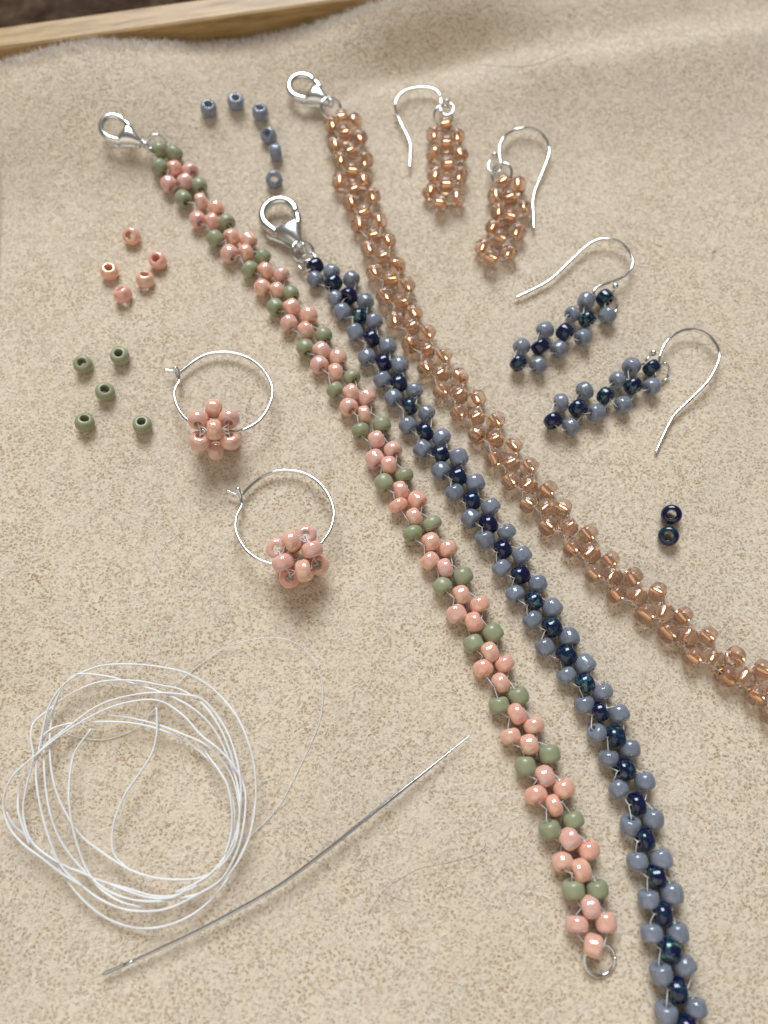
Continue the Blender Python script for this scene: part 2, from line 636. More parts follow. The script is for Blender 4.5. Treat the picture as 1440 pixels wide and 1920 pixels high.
# left border follows the cut edge seen in the photograph
LE = [(at_z(px, py, 0.1)) for px, py in [(-420, 1920), (-260, 1500), (-120, 1250), (-60, 1000), (-24, 800), (-12, 620), (-6, 450), (-1, 330), (1, 230), (1, 128)]]
LY = [p.y for p in LE]; LX = [p.x for p in LE]


def mat_xy(u, t):
    u = np.asarray(u, float); t = np.asarray(t, float)
    y0 = -8.6
    # back border along the wall
    s = (EP[2] - W1).dot(WD) + u * 17.5
    bx, by = W1.x + WD.x * s - WN.x * GAP, W1.y + WD.y * s - WN.y * GAP
    y = y0 + (by - y0) * t
    xl = np.interp(y, LY, LX)
    x = xl + (bx - EP[2].x) * (1 - 0.12 * (1 - t)) + 0 * u
    return x, y


X, Y = mat_xy(U, T)
Z = H(X, Y)
verts = np.stack([X, Y, Z], -1).reshape(-1, 3)
faces = []
for j in range(NY):
    for i in range(NX):
        a = j * (NX + 1) + i
        faces.append((a, a + 1, a + NX + 2, a + NX + 1))
mm = bpy.data.meshes.new('bead_mat')
mm.from_pydata(verts.tolist(), [], faces)
mm.polygons.foreach_set('use_smooth', [True] * len(faces))
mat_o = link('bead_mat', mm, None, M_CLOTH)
tag(mat_o, 'cream fuzzy flocked bead mat spread in the wooden tray under all the beadwork', 'mat')
so = mat_o.modifiers.new('thickness', 'SOLIDIFY'); so.thickness = 0.12; so.offset = -1


def fibres(P, az, el, ln, wd, name, parent):
    n = len(P)
    d0 = np.stack([np.cos(az) * np.cos(el), np.sin(az) * np.cos(el), np.sin(el)], -1)
    az2 = az + RNG.normal(0, 0.55, n); el2 = el * RNG.uniform(-0.5, 0.9, n)
    d1 = np.stack([np.cos(az2) * np.cos(el2), np.sin(az2) * np.cos(el2), np.sin(el2)], -1)
    mid = P + d0 * (ln * 0.5)[:, None]
    tip = mid + d1 * (ln * 0.5)[:, None]
    vdir = np.array(CAMP)[None] - P
    vdir = vdir / np.linalg.norm(vdir, axis=1)[:, None] + RNG.normal(0, 0.5, (n, 3))     # ribbons facing every way
    sd = np.cross(d0, vdir); sd /= np.linalg.norm(sd, axis=1)[:, None] + 1e-9
    sd *= (wd * 0.5)[:, None]
    V = np.stack([P - sd, P + sd, mid + sd * 0.9, mid - sd * 0.9, tip], 1).reshape(-1, 3)
    m = bpy.data.meshes.new(name)
    m.vertices.add(5 * n)
    m.vertices.foreach_set('co', V.astype(np.float32).ravel())
    base = (np.arange(n) * 5)[:, None]
    loops = np.concatenate([base + np.array([[0, 1, 2, 3]]), base + np.array([[3, 2, 4]])], 1).ravel()
    m.loops.add(7 * n)
    m.loops.foreach_set('vertex_index', loops.astype(np.int32))
    m.polygons.add(2 * n)
    st = np.stack([np.arange(n) * 7, np.arange(n) * 7 + 4], 1).ravel()
    m.polygons.foreach_set('loop_start', st.astype(np.int32))
    m.update(calc_edges=True)
    o = link(name, m, parent, M_FUZZ)
    tag(o, kind='stuff')
    return o


def in_view(x, y, margin=90):
    r = np.stack([x - CAMP.x, y - CAMP.y, np.full_like(x, -CAMP.z)], -1)
    dz = r @ np.array(FWD)
    px = CX + FPX * (r @ np.array(RGT)) / dz
    py = CY - FPX * (r @ np.array(UPV)) / dz
    return (px > -margin) & (px < 1440 + margin) & (py > -margin) & (py < 1920 + margin)


def vnoise(x, y, seed, sc):
    r = np.random.default_rng(seed)
    g = r.random((64, 64))
    xx, yy = x * sc + 17.3, y * sc + 9.1
    xi, yi = np.floor(xx).astype(int), np.floor(yy).astype(int)
    fx, fy = xx - xi, yy - yi
    fx, fy = fx * fx * (3 - 2 * fx), fy * fy * (3 - 2 * fy)
    a, b = g[xi % 64, yi % 64], g[(xi + 1) % 64, yi % 64]
    c, d = g[xi % 64, (yi + 1) % 64], g[(xi + 1) % 64, (yi + 1) % 64]
    return (a * (1 - fx) + b * fx) * (1 - fy) + (c * (1 - fx) + d * fx) * fy


NF = 1250000
u, t = RNG.random(NF), RNG.random(NF)
x, y = mat_xy(u, t)
dens = 0.25 + 0.55 * vnoise(x, y, 3, 0.9) + 0.5 * vnoise(x, y, 4, 4.0) + 0.5 * sstep(3, 9, y)
keep = in_view(x, y) & (RNG.random(NF) < dens * 0.62)
x, y = x[keep], y[keep]
print('fibres', len(x))
ori = 6.28 * vnoise(x, y, 5, 0.45)
az = np.where(RNG.random(len(x)) < 0.55, ori + RNG.normal(0, 0.7, len(x)), RNG.uniform(0, 6.28, len(x)))
el = np.abs(RNG.normal(0.18, 0.28, len(x)))
ln = RNG.uniform(0.05, 0.17, len(x)); wd = RNG.uniform(0.0020, 0.0040, len(x))
fibres(np.stack([x, y, H(x, y) - 0.004], -1), az, el, ln, wd, 'fuzz', mat_o)
# longer loose wisps lying over the pile
NW = 30000
x, y = mat_xy(RNG.random(NW), RNG.random(NW))
k_ = in_view(x, y) & (RNG.random(NW) < 0.3 + 0.9 * vnoise(x, y, 8, 0.8))
x, y = x[k_], y[k_]
fibres(np.stack([x, y, H(x, y) + 0.004], -1), RNG.uniform(0, 6.28, len(x)), np.abs(RNG.normal(0.25, 0.25, len(x))), RNG.uniform(0.14, 0.34, len(x)),
       RNG.uniform(0.0028, 0.0048, len(x)), 'wisps', mat_o)
# the hairy cut edge at the back and on the left
nb = 7000
ub = RNG.random(nb) * 0.62
xb, yb = mat_xy(ub, 1.0 - 0.012 * RNG.random(nb) ** 2)
zb = H(xb, yb) - RNG.uniform(-0.01, 0.04, nb)
fibres(np.stack([xb, yb, zb], -1), math.atan2(WN.y, WN.x) + RNG.normal(0, .9, nb), RNG.uniform(.5, 1.5, nb), RNG.uniform(.08, .20, nb),
       RNG.uniform(.005, .009, nb), 'edge_fringe', mat_o)
nl = 5000
tl = 0.45 + 0.55 * RNG.random(nl)
xl, yl = mat_xy(np.zeros(nl), tl)
zl = H(xl, yl) - RNG.uniform(0, 0.10, nl)
fibres(np.stack([xl, yl, zl], -1), math.pi + RNG.normal(0, .9, nl), RNG.uniform(-.2, 1.0, nl), RNG.uniform(.06, .15, nl),
       RNG.uniform(.004, .006, nl), 'edge_fringe', mat_o)

# ------------------------------------------------------------------ beads
BR, BL, BH = 0.148, 0.109, 0.057          # outer radius, half length, hole radius (cm)


def bead_mesh(name, mats, expo=2.3, hole=BH, lined=False, seg=28):
    prof = []
    K = 14
    for i in range(K + 1):
        a = -math.cos(math.pi * i / K)                      # -1..1 along the hole
        r = hole + 0.008 + (BR - hole - 0.008) * max(0.0, 1 - abs(a) ** expo) ** (1 / 2.1)
        prof.append((a * BL, r))
    prof += [(BL * .96, hole), (BL * .45, hole), (-BL * .45, hole), (-BL * .96, hole)]
    V, F, MI = [], [], []
    P = len(prof)
    for k in range(seg):
        an = 2 * math.pi * k / seg
        for (a, r) in prof:
            V.append((r * math.cos(an), r * math.sin(an), a))
    for k in range(seg):
        l = (k + 1) % seg
        for i in range(P):
            j = (i + 1) % P
            F.append((k * P + i, l * P + i, l * P + j, k * P + j))
            MI.append(1 if (lined and K + 1 <= i <= K + 3) else 0)
    m = mesh_from(name, V, F)
    for q in mats: m.materials.append(q)
    m.polygons.foreach_set('material_index', MI)
    return m


BM = {'p': [bead_mesh('pink_bead', [M_PINK], e) for e in (2.3, 2.9, 3.6)], 'g': [bead_mesh('green_bead', [M_GREEN], e) for e in (2.3, 2.8, 3.4)],
      'b': [bead_mesh('blue_bead', [M_BLUE], e) for e in (2.5, 3.1, 3.8)], 'n': [bead_mesh('navy_bead', [M_NAVY], e) for e in (2.6, 3.2, 3.8)],
      'c': [bead_mesh('copper_bead', [M_GLASS, M_LINE], e, h, True) for e, h in ((2.6, .046), (3.2, .049), (3.8, .043))]}
LOOSE_MESH = {'p': bead_mesh('pink_bead', [M_PINK], 2.6, .068), 'g': bead_mesh('green_bead', [M_GREEN], 2.5, .066),
              'b': bead_mesh('blue_bead', [M_BLUE], 2.8, .068), 'n': bead_mesh('navy_bead', [M_NAVY], 2.8, .066)}
BLAB = {'p': 'peach pink pearly bead', 'g': 'sage green bead', 'b': 'milky grey blue bead', 'n': 'mottled navy bead', 'c': None}


def put_bead(kind, p, axis, parent, roll=None, label=True, size=None):
    o = link('bead', random.choice(BM[kind]), None)
    q = Vector(axis).normalized().to_track_quat('Z', 'Y').to_matrix().to_4x4()
    sr = random.gauss(1.0, 0.03); sl = random.gauss(1.03, 0.08)
    if size: sr, sl = size
    if kind == 'c': sr *= 1.05
    rr = Matrix.Rotation(random.uniform(0, 6.28) if roll is None else roll, 4, 'Z')
    o.matrix_basis = Matrix.Translation(p) @ q @ rr @ Matrix.Diagonal((sr, sr * random.uniform(.97, 1.0), min(max(sl, .82), 1.27), 1))
    if parent is not None:
        o.parent = parent
        o.matrix_parent_inverse = Matrix.Translation(-parent.location)
    if label and BLAB[kind] and parent is not None: o['label'] = BLAB[kind]
    return o


def relax(P, r=0.112, it=25, lift=None):
    A = np.array([list(p) for p in P]); A0 = A.copy()
    n = len(A)
    for _ in range(it):
        D = A[:, None] - A[None]
        d = np.linalg.norm(D, axis=2) + np.eye(n) * 9
        ov = np.maximum(0, 2 * r - d)
        push = (D / d[..., None] * ov[..., None] * 0.35).sum(1)
        A += push
        A += (A0 - A) * 0.06
    return [Vector(a) for a in A]


def strand(parent, units, kinds, hc, hs, twist=None):
    """units: list of (C, L, R) pixel triples, L/R may be None.  Right-angle weave: a middle bead
    across the strand, then a bead on either side along it, all on one looping thread."""
    pos, info = [], []
    for i, (C, Lp, Rp) in enumerate(units):
        for tagk, pp in (('C', C), ('L', Lp), ('R', Rp)):
            if pp is None: continue
            dz = twist(i, tagk) if twist else 0.0
            h = (hc if tagk == 'C' else hs) + dz
            pos.append(on_mat(pp[0], pp[1], h)); info.append((i, tagk, kinds(i, tagk)))
    pos = relax(pos)
    at = {(i, t): p for (i, t, k), p in zip(info, pos)}
    n = len(units)
    cs = [at[(i, 'C')] for i in range(n)]
    ends = {}
    for (i, t, k), p in zip(info, pos):
        a, b = cs[max(i - 1, 0)], cs[min(i + 1, n - 1)]
        if t != 'C': a, b = cs[i], cs[min(i + 1, n - 1)] if i < n - 1 else cs[i] + (cs[i] - cs[i - 1])
        d = (b - a).normalized()
        if t == 'C':
            left = at.get((i, 'L')) or at.get((i - 1, 'L')); right = at.get((i, 'R')) or at.get((i - 1, 'R'))
            ax = Vector((d.y, -d.x, 0)).normalized()
            if (right - left).dot(ax) < 0: ax = -ax
            ax = (ax + Vector((random.gauss(0, .12), random.gauss(0, .12), random.gauss(0, .15)))).normalized()
        else:
            # thread bulges outward: the side beads turn a little with it
            ax = (d + Vector((random.gauss(0, .14), random.gauss(0, .14), random.gauss(0, .2)))).normalized()
        put_bead(k, p, ax, parent)
        ends[(i, t)] = (p - ax * BL * 1.0, p + ax * BL * 1.0, p)
    mb = MB()
    for i in range(n):
        for side in ('L', 'R'):
            e = ends.get((i, side))
            if e is None: continue
            cin = ends[(i, 'C')][0 if side == 'L' else 1]
            for (a, b, ca, cb) in ((cin, e[0], ends[(i, 'C')][2], e[2]),) + (((e[1], ends[(i + 1, 'C')][0 if side == 'L' else 1], e[2], ends[(i + 1, 'C')][2]),) if i + 1 < n else ()):
                m1 = (a + b) / 2
                outw = (m1 - (ca + cb) / 2) * 0.08
                pts = spline([ca + (a - ca) * .3, a, m1 + outw, b, cb + (b - cb) * .3], 4)
                mb.add(sweep(pts, 0.0068, 6))
    mb.build('thread', M_THREAD, parent)
    return ends, at


# ------------------------------------------------------------------ findings


def clasp(parent, hook_px, tip_px, h_hook, h_tip, roll=0.0):
    p0, p1 = on_mat(*hook_px, h_hook), on_mat(*tip_px, h_tip)
    uax = (p1 - p0).normalized()
    k = (p1 - p0).length / 0.62
    nrm = Vector((0, 0, 1)); nrm = (nrm - uax * nrm.dot(uax)).normalized()
    wax = nrm.cross(uax).normalized()          # lower-left side of the clasp in the photograph
    if wax.dot(UPV) > 0: wax = -wax
    R = Matrix.Rotation(roll, 3, uax)
    nrm, wax = R @ nrm, R @ wax

    def P(u_, w_, n_=0): return p0 + (uax * u_ + wax * w_ + nrm * n_) * (MM * k)
    path = [(2.7, 1.75), (2.0, 2.05), (1.2, 2.3), (0, 2.5), (-1.25, 2.17), (-2.17, 1.25), (-2.5, 0), (-2.17, -1.25), (-1.25, -2.17), (0, -2.5), (.55, -2.45), (.95, -2.3)]
    pts = spline([P(a, b) for a, b in path], 6)
    mb = MB().add(sweep(pts, 0.66 * MM * k, 16, normal=nrm, flat=lambda r: r * .88))
    # domed, tapering body
    secs = [(1.75, 1.9, .30), (1.85, 2.25, .58), (2.15, 2.45, .86), (2.8, 2.36, 1.10), (3.6, 2.0, 1.18), (4.5, 1.55, 1.10), (5.4, 1.08, .92), (6.2, .74, .70), (6.7, .56, .5), (6.95, .3, .28)]
    V, F = [], []
    for (u_, hw, hh) in secs:
        for q_ in range(24):
            an = 2 * math.pi * q_ / 24
            cu = u_ + (0.42 * (abs(math.cos(an)) ** 2 - .5) * -1 if u_ < 2.5 else 0)
            V.append(P(cu, hw * math.cos(an), hh * math.sin(an)))
    for a_ in range(len(secs) - 1):
        for q_ in range(24):
            l_ = (q_ + 1) % 24
            F.append((a_ * 24 + q_, a_ * 24 + l_, (a_ + 1) * 24 + l_, (a_ + 1) * 24 + q_))
    F.append(tuple(range(23, -1, -1))); F.append(tuple((len(secs) - 1) * 24 + q_ for q_ in range(24)))
    mb.add((V, F))
    body = mb.build('clasp', M_CLASP, parent)
    gate = spline([P(3.4, -1.5, .3), P(2.4, -1.95, .3), P(1.6, -2.2, .15), P(1.0, -2.32)], 5)
    lv = MB().add(sweep(gate, [.062 * k] * (len(gate) - 6) + [.055 * k] * 3 + [.05 * k] * 3, 10, normal=nrm))
    nub = spline([P(5.9, .75, -.7), P(4.4, 1.45, -.75), P(3.2, 2.15, -.7), P(2.3, 2.75, -.6), P(1.7, 2.95, -.5)], 5)
    lv.add(sweep(nub, [.045 * k] * (len(nub) - 7) + [.055 * k] * 7, 10, normal=nrm, flat=lambda r: r * .75))
    lv.add(sphere(P(6.15, .75, -.55), .062 * k))
    lever = lv.build('lever', M_SILVER, None)
    lever.parent = body
    lever.matrix_parent_inverse = body.matrix_basis.inverted()
    end = MB().add(sweep(ring_pts(P(7.0, 0, 0), (nrm * .35 + wax).normalized(), .072 * k), .024 * k, 8, True))
    e = end.build('end_loop', M_SILVER, None)
    e.parent = body
    return body


def jump_ring(parent, px, h, R, r, nrm, gap=0.06, start=0.4):
    c = on_mat(px[0], px[1], h)
    pts = ring_pts(c, Vector(nrm), R, gap, start)
    return MB().add(sweep(pts, r, 10)).build('jump_ring', M_SILVER, parent)


def wire(name, parent, pix, hs, r, matl=None, n=8, dense=None):
    if not isinstance(hs, (list, tuple)): hs = [hs] * len(pix)
    pts = spline([on_mat(p[0], p[1], h) for p, h in zip(pix, hs)], n)
    return MB().add(sweep(pts, r, 10)).build(name, matl or M_SILVER, parent)


def Z_(x0, y0, s): return lambda pts: [(x0 + a / s, y0 + b / s) for a, b in pts]


# ------------------------------------------------------------------ pink and green bracelet
PG = [((299, 282), (300, 314), (327, 289)), ((327, 316), (317, 345), (357, 321)), ((348, 341), (344, 373), (374, 348)), ((377, 378), (371, 412), (406, 391)),
      ((399, 416), (404, 448), (425, 417)), ((434, 445), (431, 476), (466, 451)), ((461, 474), (468, 505), (493, 483)), ((498, 508), (492, 539), (528, 516)),
      ((520, 545), (517, 576), (545, 551)), ((547, 577), (542, 606), (579, 592)), ((574, 619), (573, 653), (607, 629)), ((603, 658), (599, 684), (634, 671)),
      ((629, 698), (628, 731), (660, 708)), ((659, 737), (654, 763), (688, 746)), ((683, 777), (676, 807), (716, 797)), ((706, 824), (703, 860), (737, 844)),
      ((729, 872), (720, 905), (758, 892)), ((751, 920), (747, 947), (782, 938)), ((777, 969), (774, 1000), (810, 982)), ((808, 1016), (806, 1051), (840, 1029)),
      ((835, 1065), (830, 1099), (868, 1081)), ((865, 1115), (856, 1151), (899, 1134)), ((889, 1166), (888, 1207), (924, 1187)), ((918, 1223), (906, 1253), (946, 1244)),
      ((939, 1280), (936, 1322), (972, 1305)), ((969, 1338), (957, 1380), (1001, 1360)), ((992, 1396), (985, 1436), (1030, 1414)), ((1021, 1455), (1005, 1490), (1057, 1478)),
      ((1039, 1510), (1031, 1555), (1075, 1538)), ((1068, 1572), (1055, 1616), (1104, 1593)), ((1088, 1632), (1075, 1666), (1120, 1667)), ((1107, 1700), (1082, 1733), (1136, 1729)),
      ((1113, 1773), None, None)]
GRP = 'beaded daisy chain bracelets laid diagonally on the mat'
t = thing('bead_bracelet', on_mat(706, 824, 0.0))
tag(t, 'bracelet of peach pink bead flowers and sage green leaf beads with silver lobster clasp', 'bracelet', GRP)
strand(t, PG, lambda i, s: 'g' if (i == 0 or (i % 2 == 0 and s != 'C')) else 'p', 0.19, 0.165)
clasp(t, (212.5, 239), (262, 266), 0.24, 0.24, 0.22)
jump_ring(t, (294, 272), 0.22, 0.165, 0.028, (0.25, -0.75, 0.6))
jump_ring(t, (277, 274), 0.2, 0.10, 0.026, (0.8, 0.5, 0.35))
jump_ring(t, (1124.6, 1798), 0.10, 0.205, 0.024, (0.12, -0.25, 0.95), 0.08, 0.1)

# ------------------------------------------------------------------ blue bracelet
BB = [((591, 499), (591, 524), (622, 510)), ((625, 531), (629, 560), (659, 524)), ((654, 555), (642, 585), (685, 566)), ((674, 593), (666, 623), (701, 603)),
      ((697, 635), (688, 670), (727, 650)), ((719, 680), (717, 712), (749, 685)), ((748, 719), (738, 746), (777, 733)), ((768, 762), (765, 798), (800, 775)),
      ((797, 810), (792, 842), (828, 821)), ((826, 851), (827, 883), (860, 858)), ((859, 893), (852, 923), (891, 906)), ((885, 939), (883, 972), (920, 951)),
      ((916, 983), (909, 1011), (950, 998)), ((943, 1030), (940, 1065), (979, 1041)), ((976, 1078), (966, 1114), (1008, 1094)), ((1001, 1127), (998, 1162), (1036, 1140)),
      ((1035, 1176), (1022, 1214), (1067, 1196)), ((1062, 1228), (1062, 1266), (1097, 1245)), ((1097, 1280), (1096, 1321), (1130, 1297)), ((1124, 1334), (1119, 1374), (1161, 1339)),
      ((1154, 1380), (1141, 1421), (1181, 1404)), ((1171, 1443), (1160, 1479), (1209, 1465)), ((1194, 1506), (1182, 1547), (1224, 1535)), ((1209, 1574), (1195, 1615), (1240, 1611)),
      ((1231, 1643), (1217, 1686), (1260, 1675)), ((1242, 1712), (1222, 1749), (1270, 1750)), ((1256, 1779), (1240, 1824), (1285, 1813)), ((1270, 1856), (1249, 1898), (1304, 1890)),
      ((1287, 1927), (1268, 1975), (1318, 1965)), ((1300, 2005), None, None)]
t = thing('bead_bracelet', on_mat(826, 851, 0.0))
tag(t, 'bracelet of milky grey blue beads around mottled navy centre beads with silver lobster clasp', 'bracelet', GRP)
strand(t, BB, lambda i, s: 'n' if s == 'C' else 'b', 0.20, 0.165)
clasp(t, (522.8, 402), (562, 458), 0.2, 0.2, 0.1)
jump_ring(t, (568, 472), 0.2, 0.19, 0.03, (0.25, -0.15, 0.9), 0.05, 2.0)
jump_ring(t, (576, 491), 0.18, 0.165, 0.026, (-0.35, -0.1, 0.9), 0.05, 1.0)

# ------------------------------------------------------------------ copper bracelet
CB = [((641, 220), (623, 234), (664, 228)), ((645, 251), (629, 273), (673, 259)), ((659, 283), (639, 300), (684, 301)), ((660, 321), (637, 341), (682, 340)),
      ((664, 356), (659, 380), (698, 368)), ((683, 399), (674, 421), (711, 415)), ((700, 443), (692, 467), (727, 452)), ((717, 482), (702, 511), (745, 499)),
      ((731, 526), (722, 555), (762, 536)), ((750, 569), (740, 600), (775, 588)), ((771, 612), (770, 645), (801, 625)), ((800, 656), (799, 690), (831, 669)),
      ((826, 701), (828, 732), (861, 707)), ((860, 740), (861, 773), (893, 748)), ((893, 782), (896, 815), (929, 790)), ((928, 824), (926, 858), (962, 836)),
      ((957, 868), (958, 902), (992, 875)), ((991, 909), (991, 944), (1025, 919)), ((1024, 952), (1028, 986), (1055, 954)), ((1065, 989), (1073, 1028), (1102, 1001)),
      ((1106, 1037), (1114, 1075), (1143, 1050)), ((1148, 1079), (1156, 1113), (1185, 1082)), ((1194, 1117), (1210, 1150), (1233, 1110)), ((1244, 1148), (1254, 1186), (1280, 1155)),
      ((1288, 1194), (1299, 1231), (1327, 1193)), ((1338, 1232), (1361, 1267), (1378, 1231)), ((1395, 1269), (1415, 1302), (1429, 1255)), ((1447, 1292), (1449, 1340), (1480, 1290)),
      ((1484, 1335), (1490, 1380), (1520, 1330)), ((1530, 1375), None, None)]
t = thing('bead_bracelet', on_mat(926, 840, 0.0))
tag(t, 'bracelet of copper lined rose glass beads running to the right edge with silver lobster clasp', 'bracelet', GRP)
strand(t, CB, lambda i, s: 'c', 0.20, 0.165, lambda i, s: (0.06 if s == 'C' else 0.03) * max(0, 1 - i / 9.0))
clasp(t, (565.5, 162), (613, 190), 0.22, 0.24, 0.15)
jump_ring(t, (621, 203), 0.24, 0.19, 0.03, (0.3, -0.3, 0.9), 0.05, 2.0)

# ------------------------------------------------------------------ drop earrings
E = Z_(720, 140, 4.235)
G2 = 'pair of copper lined bead earrings on silver hooks'


def c_earring(base, label, units, wpix, wh, ballp, ringp, ringh, twistv, n2=False):
    t = thing('bead_earring', on_mat(*base, 0.0))
    tag(t, label, 'earring', G2)
    strand(t, units, lambda i, s: 'c', 0.215, 0.175)
    wire('ear_wire', t, wpix, wh, 0.0255)
    c = on_mat(*ballp, 0.2)
    MB().add(sphere(c, 0.062)).build('end_ball', M_SILVER, t)
    jump_ring(t, ringp, ringh, 0.185, 0.022, twistv, 0.05, 1.5)
    if n2: jump_ring(t, (ringp[0] + 2, ringp[1] + 1.5), ringh - .03, 0.18, 0.022, twistv, 0.05, 2.5)


c_earring((838, 310), 'copper bead earring hanging straight under its hook, nearest the copper bracelet clasp',
          [((836, 233), (814, 252), (857, 256)), ((838, 269), (814, 290), (863, 290)), ((838, 309), (817, 328), (862, 329)), ((836, 347), (807, 361), (856, 372)), ((827, 381), None, None)],
          E([(205, 740), (208, 640), (208, 555), (180, 480), (140, 400), (100, 310), (88, 250), (105, 190), (155, 138), (240, 108), (330, 103), (395, 118), (438, 155), (453, 210),
             (448, 265), (462, 305), (500, 325), (540, 305), (553, 265), (535, 238), (512, 228)]),
          [.12] * 6 + [.16] * 7 + [.2] * 8, E([(501, 218)])[0], E([(470, 335)])[0], 0.2, (0.3, -0.55, 0.8))
c_earring((950, 420), 'copper bead earring bent to the lower left beside its tall hook',
          [((943, 341), (930, 368), (971, 348)), ((955, 372), (935, 397), (982, 392)), ((956, 407), (925, 427), (970, 434)), ((937, 447), (906, 464), (955, 474)), ((921, 484), None, None)],
          E([(1190, 1225), (1186, 1120), (1182, 1010), (1200, 920), (1240, 820), (1285, 710), (1312, 610), (1298, 535), (1250, 468), (1180, 430), (1105, 425), (1020, 448),
             (950, 500), (918, 570), (918, 650), (930, 715), (920, 765), (880, 788), (838, 768), (826, 720), (848, 682)]),
          [.1] * 5 + [.14] * 7 + [.2] * 9, E([(880, 642)])[0], E([(932, 785)])[0], 0.22, (-0.3, -0.35, 0.9), True)

F_ = Z_(920, 430, 3.2)
G3 = 'pair of navy and grey blue bead earrings on silver hooks'


def b_earring(base, label, units, wpix, wh, ballp, stem, ringp, rn):
    t = thing('bead_earring', on_mat(*base, 0.0))
    tag(t, label, 'earring', G3)
    strand(t, units, lambda i, s: 'n' if s == 'C' else 'b', 0.205, 0.17)
    wire('ear_wire', t, wpix, wh, 0.0255)
    c = on_mat(*ballp, 0.2)
    MB().add(sphere(c, 0.056)).add(sweep([c, on_mat(*stem, 0.15)], 0.02, 8)).build('end_ball', M_SILVER, t)
    jump_ring(t, ringp, 0.16, 0.155, 0.022, rn, 0.05, 1.5)
    return t


b_earring((1059, 623), 'blue bead earring with its hook arching above it, the upper of the two',
          [((1134, 559), (1099, 564), (1139, 592)), ((1101, 599), (1073, 589), (1093, 633)), ((1059, 623), (1022, 619), (1048, 655)), ((1013, 650), (978, 650), (1009, 685)), ((972, 681), None, None)],
          F_([(150, 412), (230, 374), (330, 322), (385, 280), (480, 190), (570, 105), (640, 65), (720, 60), (795, 92), (845, 160), (848, 225), (800, 282), (725, 315), (655, 340), (620, 372), (630, 412)]),
          [.08, .09, .1, .11, .12, .14, .16, .18, .18, .18, .18, .2, .2, .2, .2, .18], F_([(748, 342)])[0], F_([(728, 395)])[0], F_([(722, 455)])[0], (0.5, -0.3, 0.7))
b_earring((1135, 742), 'blue bead earring with its hook looping out to the right, the lower of the two',
          [((1222, 690), (1184, 687), (1222, 725)), ((1187, 724), (1158, 713), (1168, 759)), ((1135, 742), (1096, 733), (1118, 774)), ((1084, 766), (1052, 755), (1070, 800)), ((1037, 789), None, None)],
          F_([(990, 1340), (1030, 1250), (1080, 1150), (1120, 1095), (1220, 1000), (1305, 910), (1358, 815), (1372, 745), (1342, 675), (1285, 622), (1205, 600), (1125, 618), (1055, 675), (1022, 740), (1008, 800), (1000, 850)]),
          [.06, .07, .08, .1, .13, .16, .18, .18, .18, .18, .18, .18, .2, .2, .18, .15], F_([(975, 742)])[0], F_([(908, 812)])[0], F_([(1030, 862)])[0], (0.4, -0.5, 0.6))

# ------------------------------------------------------------------ hoop earrings with a bead flower each
HZ = Z_(290, 640, 3.919)
G4 = 'pair of silver hoop earrings each with a pink bead flower'


def flower(parent, px, h, R, s=0.465):
    """twelve beads as the edges of a cube, on white thread"""
    c = on_mat(px[0], px[1], h)
    mb = MB()
    corners = {}
    through = []
    for ax in range(3):
        for a in (-1, 1):
            for b in (-1, 1):
                v_ = Vector((0, 0, 0)); v_[(ax + 1) % 3] = a * s / 2; v_[(ax + 2) % 3] = b * s / 2
                d_ = Vector((0, 0, 0)); d_[ax] = 1
                d2 = (R @ d_ + Vector((random.gauss(0, .1), random.gauss(0, .1), random.gauss(0, .1)))).normalized()
                put_bead('p', c + R @ v_, d2, parent, label=False, size=(random.uniform(1.07, 1.12), random.uniform(1.0, 1.10)))
                through.append((c + R @ v_ - d2 * (BL * 1.02), c + R @ v_ + d2 * (BL * 1.02)))
                for e in (-1, 1):
                    k_ = [0, 0, 0]; k_[ax] = e; k_[(ax + 1) % 3] = a; k_[(ax + 2) % 3] = b
                    corners.setdefault(tuple(k_), []).append(c + R @ v_ + d2 * (e * BL * 1.02))
    for a_, b_ in through:
        mb.add(sweep([a_, b_], 0.007, 6))
    for k_, pts in corners.items():
        for i in range(3):
            a, b = pts[i], pts[(i + 1) % 3]
            m_ = (a + b) / 2 + (c - (a + b) / 2) * 0.08
            mb.add(sweep(spline([a, m_, b], 4), 0.0075, 6))
    mb.build('thread', M_THREAD, parent)
    return c


def view_basis(px, py):
    vv = -ray(px, py)
    r_ = (RGT - vv * RGT.dot(vv)).normalized()
    return r_, vv.cross(r_).normalized(), vv


def hoop(base, label, pix, hs, tail, tail_h, fl_px, fl_h, R):
    t = thing('hoop_earring', on_mat(*base, 0.0))
    tag(t, label, 'earring', G4)
    wire('hoop', t, HZ(pix), hs, 0.0275, None, 7)
    wire('hoop_tail', t, HZ(tail), tail_h, 0.024, None, 5)
    flower(t, fl_px, fl_h, R)


r_, u_, v_ = view_basis(404, 806)
R0 = Matrix((r_, u_, v_)).transposed()
hp = [(185, 232), (215, 205), (280, 155), (360, 108), (450, 85), (560, 85), (680, 120), (780, 190), (845, 285), (866, 375), (845, 465), (790, 560), (720, 620), (640, 655),
      (545, 680), (440, 680), (350, 652), (290, 615), (220, 558), (168, 480), (145, 400), (152, 345), (180, 300), (178, 262), (172, 215), (152, 193), (146, 225), (158, 270)]
hh = [.12, .12, .12, .12, .13, .14, .16, .2, .25, .29, .33, .37, .4, .42, .43, .43, .42, .4, .36, .3, .24, .19, .15, .15, .19, .22, .18, .12]
hoop((404, 806), 'silver hoop earring with a pink bead flower, nearer the loose green beads', hp, hh, [(185, 232), (150, 222), (70, 210)], [.12, .13, .16], (403, 806), 0.42,
     R0 @ Matrix.Rotation(math.radians(45), 3, 'X') @ Matrix.Rotation(math.radians(3), 3, 'Z'))
